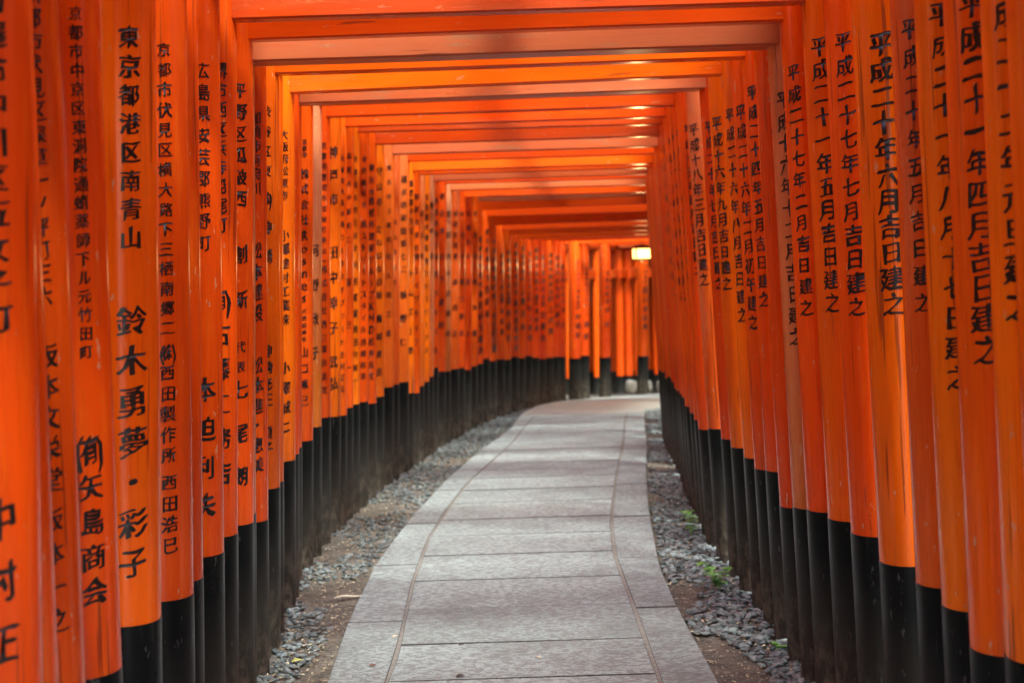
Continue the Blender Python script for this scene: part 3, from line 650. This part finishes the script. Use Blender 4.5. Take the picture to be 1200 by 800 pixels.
# ------------------------------------------------------------------ path
GRIME = simple('grimy_slab_edge', (.022, .018, .014), (.07, .06, .05), 30, .95, .4, .002)[0]
path = empty('path', (0, 0, 0))
tag(path, kind='structure')
def slab(poly, tilt=.0015, drop=.09, ch=.0022):
    cx = sum(p[0] for p in poly) / len(poly); cy = sum(p[1] for p in poly) / len(poly)
    q = random.uniform(-tilt, tilt); qx = random.uniform(-tilt, tilt); n = len(poly)
    top, mid, bot = [], [], []
    for (x, y) in poly:
        z = zg(y) + q + qx * (x - cx) * 1.5
        d = math.hypot(x - cx, y - cy)
        top.append((x - (x - cx) / d * ch - cx, y - (y - cy) / d * ch - cy, z - zg(cy)))
        mid.append((x - cx, y - cy, z - ch * .9 - zg(cy)))
        bot.append((x - cx, y - cy, z - drop - zg(cy)))
    V = top + mid + bot
    F = [tuple(range(n))]
    for i in range(n):
        j = (i + 1) % n
        F.append((n + i, n + j, j, i)); F.append((2 * n + i, 2 * n + j, n + j, n + i))
    me = mesh('paving_slab', V, F, STONE)
    me.materials.append(GRIME)
    me.polygons.foreach_set('material_index', [0] + [1, 1] * n)
    return obj('paving_slab', me, path, (cx, cy, zg(cy)))
def strip(cl, cr, ys, gl, gr, sk=0.0):
    for a, b in zip(ys[:-1], ys[1:]):
        j = .0050 + random.uniform(-.0015, .003)
        a2, b2 = a + j, b - j
        n = 3
        yy = [a2 + (b2 - a2) * k / n for k in range(n + 1)]
        L_ = [(fI(cl, y) + gl + random.uniform(-.002, .002), y) for y in yy]
        R_ = [(fI(cr, y) - gr + random.uniform(-.002, .002), y + sk * (fI(cr, y) - fI(cl, y))) for y in yy]
        slab(R_ + L_[::-1])
yc = [1.0, 1.45, 1.9, 2.36, 2.8, 3.27, 3.76, 4.26, 4.74, 5.19, 5.72, 6.22, 6.74, 7.21, 7.65, 8.15, 8.6, 9.05]
while yc[-1] < 13.9: yc.append(yc[-1] + random.uniform(.41, .49))
yc[-1] = 14.28
strip(ILc, IRc, yc, .0075, .0075)
yl = [1.3, 2.4, 3.5, 4.5, 5.54, 6.56, 7.57, 8.62, 9.6, 10.55, 11.5, 12.5, 13.4, 14.28]
strip(PLc, ILc, yl, 0, .0075)
yr = [1.2, 2.3, 3.3, 4.5, 5.64, 6.58, 7.6, 8.65, 9.6, 10.7, 11.7, 12.7, 13.5, 14.28]
strip(IRc, PRc, yr, .0075, 0)
V = []
ys = [1 + .25 * k for k in range(54)]
for y in ys:
    V += [(fI(PLc, y) + .01, y, zg(y) - .008), (fI(PRc, y) - .01, y, zg(y) - .008)]
F = [(2 * k, 2 * k + 1, 2 * k + 3, 2 * k + 2) for k in range(len(ys) - 1)]
obj('sand_bed', mesh('sand_bed', V, F, SOIL), path)
for T_ in (ILc, IRc):
    V = []
    for y in ys:
        V += [(fI(T_, y) - .0088, y, zg(y) - .004), (fI(T_, y) + .0088, y, zg(y) - .004)]
    obj('joint_sand', mesh('joint_sand', V, F, JOINT), path)
# smooth paving that sweeps round the bend beyond the slabs
rows = [14.3, 14.6, 14.9, 15.1, 15.3, 15.6, 16, 16.5, 17, 17.6, 18.2, 18.8, 19.3, 19.7, 20.0, 20.3, 20.6, 20.9]
V = []; K = 14
for y in rows:
    xl = fI(PLc, y)
    xr = fI(PRc, y) if y <= 15 else float(np.interp(y, [15, 15.2, 15.6, 16.2, 18, 21], [1.40, 1.62, 2.0, 2.5, 4.2, 6.0]))
    for k in range(K + 1):
        x = xl + (xr - xl) * k / K
        V.append((x, y, zg(y) - .002))
F = [(j * (K + 1) + k, j * (K + 1) + k + 1, (j + 1) * (K + 1) + k + 1, (j + 1) * (K + 1) + k) for j in range(len(rows) - 1) for k in range(K)]
APR, nt_, B_a = simple('trodden_paving', (.33, .345, .30), (.43, .44, .39), 2.5, .75, .4, .004)
ap = obj('path', mesh('paved_bend', V, F, APR))
md = ap.modifiers.new('thick', 'SOLIDIFY'); md.thickness = .06; md.offset = -1
tag(ap, kind='structure')

# ------------------------------------------------------------------ river pebbles and litter beside the slabs
def ico(sub):
    bm = bmesh.new(); bmesh.ops.create_icosphere(bm, subdivisions=sub, radius=1)
    V = np.array([v.co[:] for v in bm.verts]); F = np.array([[v.index for v in f.verts] for f in bm.faces]); bm.free()
    return V, F
def scatter(name, pts, sub, mat_, label, cat):
    V0, F0 = ico(sub)
    n = len(pts)
    P = np.array(pts)                                     # x, y, z, size
    VV = np.empty((n, len(V0), 3)); 
    for i in range(n):
        s = P[i, 3]
        a, b, c_ = RNG.uniform(-math.pi, math.pi), RNG.normal(0, .28), RNG.normal(0, .28)
        R_ = np.array(Matrix.Rotation(a, 3, 'Z') @ Matrix.Rotation(b, 3, 'X') @ Matrix.Rotation(c_, 3, 'Y'))
        U = V0 * (np.array([1.0, RNG.uniform(.55, .85), RNG.uniform(.24, .40)]) * s)
        U = U * (1 + .16 * np.sin(V0[:, [1, 2, 0]] * 2.3 + RNG.uniform(0, 6, 3)))
        VV[i] = U @ R_.T + P[i, :3]
    FF = (F0[None] + (np.arange(n) * len(V0))[:, None, None]).reshape(-1, 3)
    o = obj(name, np_mesh(name, VV.reshape(-1, 3), FF, mat_))
    tag(o, label, cat, kind='stuff')
def dens(x, y, seed): return noise.noise(Vector((x * 2.5, y * 1.4, seed)))
near_p, far_p = [], []
cnt = 0
while cnt < 6600:
    y = 3.6 + 12.0 * random.random() ** 1.25
    xr = float(np.interp(y, [p[0] for p in XRr], [p[1] for p in XRr])); xp = fI(PRc, y) + .02
    if y > 14.9: xp = 1.5
    x = random.uniform(xp, xr + .10)
    d = dens(x, y, 5) + .28 * (x - xp) / max(.05, xr - xp)
    if y < 5.3: d -= (.42 if x < xp + .6 * (xr - xp) else .05)
    if d < -.16 + random.uniform(-.12, .12): continue
    cnt += 1
    s = random.uniform(.011, .021) * (1.25 if random.random() < .15 else 1)
    (near_p if y < 7 else far_p).append((x, y, zg(y) - .030 + random.uniform(.002, .012), s))
cnt = 0
while cnt < 4800:
    y = 3.6 + 12.6 * random.random() ** 1.2
    xl = float(np.interp(y, [p[0] for p in XLr], [p[1] for p in XLr])); xp = fI(PLc, y) - .02
    if xp < xl: continue
    x = random.uniform(xl - .10, xp)
    u = (x - xl) / max(.05, xp - xl)
    d = dens(x, y, 9) + .19 - .34 * u
    if y > 9: d += .28
    if d < -.02 + random.uniform(-.12, .12): continue
    cnt += 1
    s = random.uniform(.009, .020)
    (near_p if y < 7 else far_p).append((x, y, zg(y) - .030 + random.uniform(.0, .010), s))
scatter('river_pebbles', near_p, 2, PEBBLE, 'grey river pebbles strewn on the soil between slabs and black pillar feet', 'pebbles')
scatter('river_pebbles', far_p, 1, PEBBLE, 'grey river pebbles farther along both sides of the path', 'pebbles')
# crumbs of earth and grit give the bare soil its grain
grit = []
for k in range(3800):
    y = 3.6 + 8 * random.random() ** 1.3
    if random.random() < .55:
        x = random.uniform(float(np.interp(y, [p[0] for p in XLr], [p[1] for p in XLr])) - .08, fI(PLc, y) - .005)
    else:
        x = random.uniform(fI(PRc, y) + .005, float(np.interp(y, [p[0] for p in XRr], [p[1] for p in XRr])) + .08)
    grit.append((x, y, zg(y) - .031 + rough(x, y) + .001, random.uniform(.002, .006)))
GRIT = simple('earth_crumbs', (.10, .07, .05), (.34, .29, .24), 25, .9, .2, .001, 4, True, False)[0]
scatter('soil_crumbs', grit, 1, GRIT, 'loose crumbs of brown earth and grit beside the paving', 'grit')

def leaf_quads(n, gen, mat_, name, label, cat):
    """tiny curled leaves: two bent quads each"""
    V, F = [], []
    for i in range(n):
        x, y, z, s = gen()
        a = random.uniform(0, 6.28); t = random.uniform(.25, .5); tl = random.uniform(-.5, .5)
        ca, sa = math.cos(a), math.sin(a)
        P = [(-1, 0, 0), (-.2, t, .10), (1, 0, .05), (-.2, -t, .12), (.3, 0, -.05)]
        b = len(V)
        for (u, v, w) in P:
            V.append((x + (u * ca - v * sa) * s, y + (u * sa + v * ca) * s, z + (w + .35 + u * tl * .4) * s))
        F += [(b, b + 4, b + 1), (b + 1, b + 4, b + 2), (b, b + 3, b + 4), (b + 4, b + 3, b + 2)]
    o = obj(name, np_mesh(name, V, F, mat_, False))
    tag(o, label, cat, kind='stuff')
def litter_pt():
    y = 3.8 + 7.5 * random.random() ** 1.3
    if random.random() < .6: x = random.uniform(float(np.interp(y, [p[0] for p in XLr], [p[1] for p in XLr])), fI(PLc, y) - .01)
    else: x = random.uniform(fI(PRc, y) + .01, float(np.interp(y, [p[0] for p in XRr], [p[1] for p in XRr])))
    return x, y, zg(y) - .024, random.uniform(.004, .013)
leaf_quads(3200, litter_pt, LITTER, 'leaf_litter', 'dry leaf scraps scattered on the soil beside the slabs', 'leaf litter')

# things lying about that can be picked out one by one
def fallen_leaf(x, y, z, s, a, m_, label, grp=None):
    V = []; F = []
    n = 6
    for i in range(n + 1):
        t = i / n; w = math.sin(math.pi * min(1, t * .93 + .07)) * .34
        lift = .12 * math.sin(t * 3.1) + .05
        V += [((t - .5) * s, w * s, (lift + .10) * s), ((t - .5) * s, 0, lift * s), ((t - .5) * s, -w * s, (lift + .08) * s)]
    for i in range(n):
        b = i * 3
        F += [(b, b + 1, b + 4, b + 3), (b + 1, b + 2, b + 5, b + 4)]
    o = obj('fallen_leaf', mesh('fallen_leaf', V, F, m_, True), None, (x, y, z), (0, 0, a))
    mdf = o.modifiers.new('t', 'SOLIDIFY'); mdf.thickness = .0008
    tag(o, label, 'leaf', grp)
fallen_leaf(-.81, 5.06, zg(5) - .014, .040, .5, YLEAF, 'small yellow leaf lying on pebbles left of the path')
BRN = simple('brown_leaf', (.20, .09, .05), (.34, .18, .10), 30, .7)[0]
DRK = simple('dark_leaf', (.02, .018, .012), (.06, .05, .03), 30, .7)[0]
fallen_leaf(-.475, 5.30, zg(5) + .001, .030, 1.2, SHEATH, 'pale curled leaf caught in the left joint of the slabs')
fallen_leaf(-.525, 4.93, zg(5) + .001, .024, .2, BRN, 'reddish brown leaf crumb on the left edge slab')
fallen_leaf(-.22, 5.16, zg(5) + .001, .020, .3, DRK, 'small dark leaf scrap on the middle slabs, left of centre')
fallen_leaf(.06, 4.97, zg(5) + .001, .026, 2.1, SHEATH, 'pale leaf fragment lying alone on the middle slab')
fallen_leaf(-.21, 4.77, zg(5) + .001, .030, .4, DRK, 'dark leaf lying at the joint by the bottom edge')
def scrap_pt():
    y = random.uniform(4.4, 11)
    if random.random() < .5: x = fI(random.choice([ILc, IRc]), y) + random.uniform(-.02, .02)
    else: x = random.uniform(fI(PLc, y) + .03, fI(PRc, y) - .03)
    return x, y, zg(y) + .002, random.uniform(.003, .008)
leaf_quads(120, scrap_pt, LITTER, 'leaf_scraps', 'tiny dry leaf scraps blown over the grey slabs', 'leaf litter')
fallen_leaf(.83, 5.05, zg(5) - .02, .030, .4, DRK, 'dark leaf on the bare soil right of the path')
# curled bamboo sheath
V = []; F = []
n = 12
for i in range(n + 1):
    t = i / n; w = .012 * math.sin(math.pi * (t * .9 + .05)) ** .6
    for k in range(5):
        a = math.pi * (k / 4) - math.pi * .5
        V.append(((t - .5) * .125, math.sin(a) * w + .012 * math.sin(t * 3.1), .004 + math.cos(a) * w * .45 + .003 * math.sin(t * 6)))
for i in range(n):
    for k in range(4): F.append((i * 5 + k, i * 5 + k + 1, (i + 1) * 5 + k + 1, (i + 1) * 5 + k))
o = obj('bamboo_sheath', mesh('bamboo_sheath', V, F, SHEATH, True), None, (-.735, 6.02, zg(6) - .018), (0, .03, .45))
mdf = o.modifiers.new('t', 'SOLIDIFY'); mdf.thickness = .0015
tag(o, 'pale curled bamboo sheath lying on brown soil by the left edge slabs', 'sheath')
# twigs
for (x, y, a, l) in ((-.77, 5.55, .9, .11), (-.80, 5.75, .4, .08)):
    mb = MB(); mb.tube([(-l / 2, 0, 0), (-l * .1, .006, .004), (l * .2, -.003, .003), (l / 2, .008, 0)], [.0025, .002, .002, .001], 6)
    o = obj('twig', mb.me('twig', BARK, True), None, (x, y, zg(y) - .018), (0, 0, a))
    tag(o, 'thin dark twig, %s of two on the soil left of the path' % ('nearer' if y < 5.6 else 'farther'), 'twig')

# ------------------------------------------------------------------ weeds at the right-hand pillar feet
def weed(x, y, h, seed, label, nst=4, spread=.5):
    rd = random.Random(seed)
    w = empty('weed', (x, y, zg(y) - .03))
    tag(w, label, 'plant')
    for s in range(nst):
        a = rd.uniform(2.0, 5.0); hh = h * rd.uniform(.55, 1)
        pts = [(0, 0, 0)]
        for k in range(1, 6):
            t = k / 5
            pts.append((math.cos(a) * spread * hh * t * t, math.sin(a) * spread * hh * t * t, hh * t))
        mb = MB(); mb.tube(pts, [.0016, .0014, .0013, .0011, .0009, .0006], 6)
        st = obj('stem', mb.me('stem', WEED, True), w)
        for k in range(2, 6):
            for sd in (-1, 0, 1) if k == 5 else (-1, 1):
                p = Vector(pts[k]); b = a + sd * rd.uniform(.7, 1.4); L_ = rd.uniform(.022, .040)
                d = Vector((math.cos(b), math.sin(b), rd.uniform(-.2, .45))).normalized()
                q = d.cross(Vector((0, 0, 1))).normalized()
                nrm = q.cross(d)
                V = []
                prof = [(0, .02), (.2, .30), (.45, .42), (.7, .30), (.88, .14), (1, .01)]
                for t, ww in prof:
                    c_ = p + d * (L_ * t) - nrm * (L_ * .25 * t * t)
                    jag = 1 + rd.uniform(-.15, .15)
                    V += [c_ + q * ww * L_ * jag + nrm * .002, c_, c_ - q * ww * L_ * jag + nrm * .002]
                F = []
                for i in range(len(prof) - 1): F += [(i * 3, i * 3 + 1, i * 3 + 4, i * 3 + 3), (i * 3 + 1, i * 3 + 2, i * 3 + 5, i * 3 + 4)]
                obj('leaf', mesh('leaf', V, F, WEED, True), w)
weed(.885, 7.15, .15, 3, 'slender green weed with a few leaves climbing against the black pillar feet', 3, .25)
weed(.855, 5.98, .125, 8, 'bushy green weed rooted among pebbles at a black pillar foot', 6, .6)
weed(.95, 5.10, .022, 12, 'tiny green seedling on the pebbles low on the right', 2, .8)

# ------------------------------------------------------------------ hanging lantern
LX, LY, LZ = 1.545, 16.62, 1.375
lan = empty('hanging_lantern', (LX, LY, LZ), .12)
lan.scale = (.9, .9, .9)
tag(lan, 'glowing box lantern with dark frame hanging under the beams at the far bend', 'lantern')
GL, ntg, Bg = mat('lit_lantern_glass')
em = ntg.nodes['Principled BSDF']
em.inputs['Base Color'].default_value = (.9, .8, .6, 1)
em.inputs['Emission Color'].default_value = (1.0, .50, .10, 1)
em.inputs['Emission Strength'].default_value = 1.7
for k in range(4):
    a = k * math.pi / 2
    mb = MB(); mb.box((0, -.098, 0), (.19, .004, .12), .001)
    obj('glass_pane', mb.me('glass_pane', GL), lan, (0, 0, 0), (0, 0, a))
    mb = MB()
    mb.box((.1, -.1, 0), (.018, .018, .15), .001)
    obj('corner_post', mb.me('corner_post', IRON), lan, (0, 0, 0), (0, 0, a))
    mb = MB(); mb.box((0, -.104, -.072), (.186, .008, .014), .001); mb.box((0, -.104, .070), (.186, .008, .010), .001)
    obj('rail', mb.me('rail', IRON), lan, (0, 0, 0), (0, 0, a))
mb = MB(); mb.box((0, 0, -.084), (.215, .215, .010), .002); mb.tube([(0, 0, -.088), (0, 0, -.108)], [.02, .012], 10)
obj('base_plate', mb.me('base_plate', IRON), lan)
V = [(-.13, -.13, .078), (.13, -.13, .078), (.13, .13, .078), (-.13, .13, .078), (-.13, -.13, .086), (.13, -.13, .086), (.13, .13, .086), (-.13, .13, .086), (-.03, -.03, .115), (.03, -.03, .115), (.03, .03, .115), (-.03, .03, .115)]
F = [(3, 2, 1, 0), (0, 1, 5, 4), (1, 2, 6, 5), (2, 3, 7, 6), (3, 0, 4, 7), (4, 5, 9, 8), (5, 6, 10, 9), (6, 7, 11, 10), (7, 4, 8, 11), (8, 9, 10, 11)]
obj('lantern_roof', mesh('lantern_roof', V, F, IRON), lan)
mb = MB(); mb.tube([(0, 0, .115), (0, 0, .14), (.012, 0, .16), (0, 0, .18), (0, 0, .215)], .004, 8)
obj('hook', mb.me('hook', IRON), lan)

bl = bpy.data.lights.new('lantern_bulb', 'POINT'); bl.energy = 4.5; bl.color = (1.0, .62, .25); bl.shadow_soft_size = .05
blo = bpy.data.objects.new('lantern_bulb', bl); C.objects.link(blo); blo.parent = lan; blo.location = (0, 0, -.17)

# ------------------------------------------------------------------ pale footing stones past the last gates
for k, (x, y, w, h, lab) in enumerate(((.93, 20.9, .05, .14, 'narrow pale footing stone, leftmost glimpsed between the far pillars'),
        (1.37, 21.0, .13, .17, 'pale footing stone in the middle gap between far pillars'),
        (1.75, 21.05, .15, .20, 'pale footing stone, left one of the pair below the lantern'),
        (1.95, 21.1, .20, .19, 'wide pale footing stone, right one of the pair below the lantern'),
        (2.21, 21.1, .07, .17, 'small pale footing stone at the right edge of the far gap'))):
    bm = bmesh.new(); bmesh.ops.create_cube(bm, size=1)
    bmesh.ops.subdivide_edges(bm, edges=bm.edges[:], cuts=3, use_grid_fill=True)
    for v in bm.verts:
        c_ = v.co.copy(); v.co = c_ * (1 - .10 * (abs(c_.x) * abs(c_.y) + abs(c_.z) * abs(c_.x)) * 4) + noise.noise_vector(c_ * 3 + Vector((k, 0, 0))) * .04
        v.co = Vector((v.co.x * w, v.co.y * .2, v.co.z * h))
    me = bpy.data.meshes.new('footing_stone'); bm.to_mesh(me); bm.free(); me.materials.append(PALE); me.shade_smooth()
    o = obj('footing_stone', me, None, (x, y, zg(20.6) + h / 2 - .05), (0, 0, .1 * k))
    tag(o, lab, 'stone')

# ------------------------------------------------------------------ woodland around the tunnel
def crown_mesh(seed, n, R_, H_):
    rd = np.random.default_rng(seed)
    cl = []
    for i in range(26):
        a = rd.uniform(0, 6.28); rr = R_ * math.sqrt(rd.uniform(0, 1)) * .85; z = rd.uniform(-H_ * .5, H_ * .5)
        k = math.sqrt(max(.05, 1 - (z / (H_ * .62)) ** 2))
        cl.append((rr * k * math.cos(a), rr * k * math.sin(a), z, rd.uniform(.5, 1.0)))
    cl = np.array(cl)
    idx = rd.integers(0, len(cl), n)
    d = rd.normal(0, 1, (n, 3)); d /= np.linalg.norm(d, axis=1)[:, None]
    P = cl[idx, :3] + d * (cl[idx, 3] * rd.uniform(.6, 1, n))[:, None]
    s = rd.uniform(.05, .11, n)
    a = rd.normal(0, 1, (n, 3)); a /= np.linalg.norm(a, axis=1)[:, None]
    b = np.cross(a, rd.normal(0, 1, (n, 3))); b /= np.linalg.norm(b, axis=1)[:, None]
    V = np.stack([P - a * s[:, None], P + b * (s * .5)[:, None], P + a * s[:, None], P - b * (s * .5)[:, None]], 1).reshape(-1, 3)
    F = np.arange(4 * n).reshape(n, 4)
    return np_mesh('crown', V, F, LEAF, False)
def trunk_mesh(seed, H_, r):
    rd = random.Random(seed); mb = MB()
    pts = [(0, 0, -.3)]; rad = [r * 1.3]
    for k in range(1, 9):
        t = k / 8; pts.append((rd.uniform(-.1, .1), rd.uniform(-.1, .1), H_ * t)); rad.append(r * (1 - .75 * t))
    mb.tube(pts, rad, 12)
    for k in range(7):
        z = H_ * rd.uniform(.45, .9); a = rd.uniform(0, 6.28); l = rd.uniform(1, 2)
        mb.tube([(0, 0, z), (math.cos(a) * l * .5, math.sin(a) * l * .5, z + l * .35), (math.cos(a) * l, math.sin(a) * l, z + l * .8)], [r * .35, r * .22, r * .08], 7)
    return mb.me('trunk', BARK, True)
protos = [(trunk_mesh(k, 7.5, .2), crown_mesh(k, 9000, 2.6, 4.2)) for k in range(2)]
spots = [(-.6, 30, 0), (1.6, 31.5, 1), (3.6, 29.5, 0), (6.2, 31, 1), (-3.4, 28, 1), (-7.2, 22, 0), (-8.2, 15.5, 1), (-7.9, 9.5, 0), (-8.4, 4, 1), (8.6, 3.5, 0), (8.2, 9, 1), (9.4, 14.5, 0), (8.5, 21, 1), (9, 27, 0), (-.9, 22.2, 1), (-2.9, 18.2, 0), (5.2, 17.2, 1), (4.9, 20.8, 0), (-.2, 20.9, 0)]
tl = ['straight behind the far gates', 'behind the branch gates', 'right of the branch gates', 'farthest right beyond the bend', 'left beyond the bend', 'left outside the bend', 'outside the left row, far end',
      'outside the left row, midway', 'outside the left row, near end', 'outside the right row, near end', 'outside the right row, midway', 'outside the right row, far end', 'inside the turn, nearer', 'inside the turn, farther',
      'added for shade just behind the far left wall', 'added for shade outside the left wall where it starts to bend', 'added for shade outside the right row where it starts to bend', 'added for shade inside the turn, closest to the gates', 'added for shade, pressed against the end of the left wall']
for k, (x, y, p) in enumerate(spots):
    t = empty('broadleaf_tree', (x, y, zg(y) - .05), k * 1.7)
    s = (.85 + .3 * ((k * 7) % 5) / 5) * (1.25 if k > 13 else 1)
    t.scale = (s, s, s)
    tag(t, 'leafy woodland tree %s' % tl[k], 'tree', 'woodland trees around the gates')
    obj('trunk', protos[p][0], t)
    obj('crown', protos[p][1], t, (0, 0, 7.2 if k < 14 else 5.6))  # later trees are unseen, added with big low crowns to shade the bend
# undergrowth: at the back of the clearing; unseen side banks added to keep skylight out
def undergrowth(P, s, label, seed):
    rd = np.random.default_rng(seed)
    n = len(P)
    a = rd.normal(0, 1, (n, 3)); a /= np.linalg.norm(a, axis=1)[:, None]
    b = np.cross(a, rd.normal(0, 1, (n, 3))); b /= np.linalg.norm(b, axis=1)[:, None]
    V = np.stack([P - a * s[:, None], P + b * (s * .5)[:, None], P + a * s[:, None], P - b * (s * .5)[:, None]], 1).reshape(-1, 3)
    o = obj('undergrowth', np_mesh('undergrowth', V, np.arange(4 * n).reshape(n, 4), LEAF, False))
    tag(o, label, 'undergrowth', kind='stuff')
rd = np.random.default_rng(3)
n = 60000
ang = rd.uniform(-.5, .75, n); dist = rd.uniform(27.5, 36, n)
P = np.stack([np.sin(ang) * dist, np.cos(ang) * dist, np.zeros(n)], 1)
hh = 1.6 + 1.3 * np.sin(P[:, 0] * 1.1) * np.cos(P[:, 1] * .9) + (dist - 27) * .3 + 2.6
P[:, 2] = -1.35 + rd.uniform(0, 1, n) * hh
undergrowth(P, rd.uniform(.07, .16, n), 'leafy green undergrowth at the back beyond the far gates', 4)
for sd, x0 in ((-1, 3.0), (1, 3.6)):
    n = 30000
    y = rd.uniform(-8, 27, n); w = rd.uniform(0, 2.2, n)
    off = np.interp(y, [-8, 12, 20, 27], [0, 0, 2.2, 5.5]) if sd > 0 else np.interp(y, [-8, 11, 13, 17, 20, 27], [0, 0, -1.5, -2.2, -3.1, -3.1])
    hh = 2.3 + .7 * np.sin(y * 1.3 + sd) + .9 * w
    P = np.stack([sd * (x0 + w + off), y, np.interp(y, ZX, ZY) + rd.uniform(0, 1, n) * hh], 1)
    undergrowth(P, rd.uniform(.09, .19, n), 'shrubby green bank added to block side light outside the %s row of pillars' % ('left' if sd < 0 else 'right'), 6 + sd)
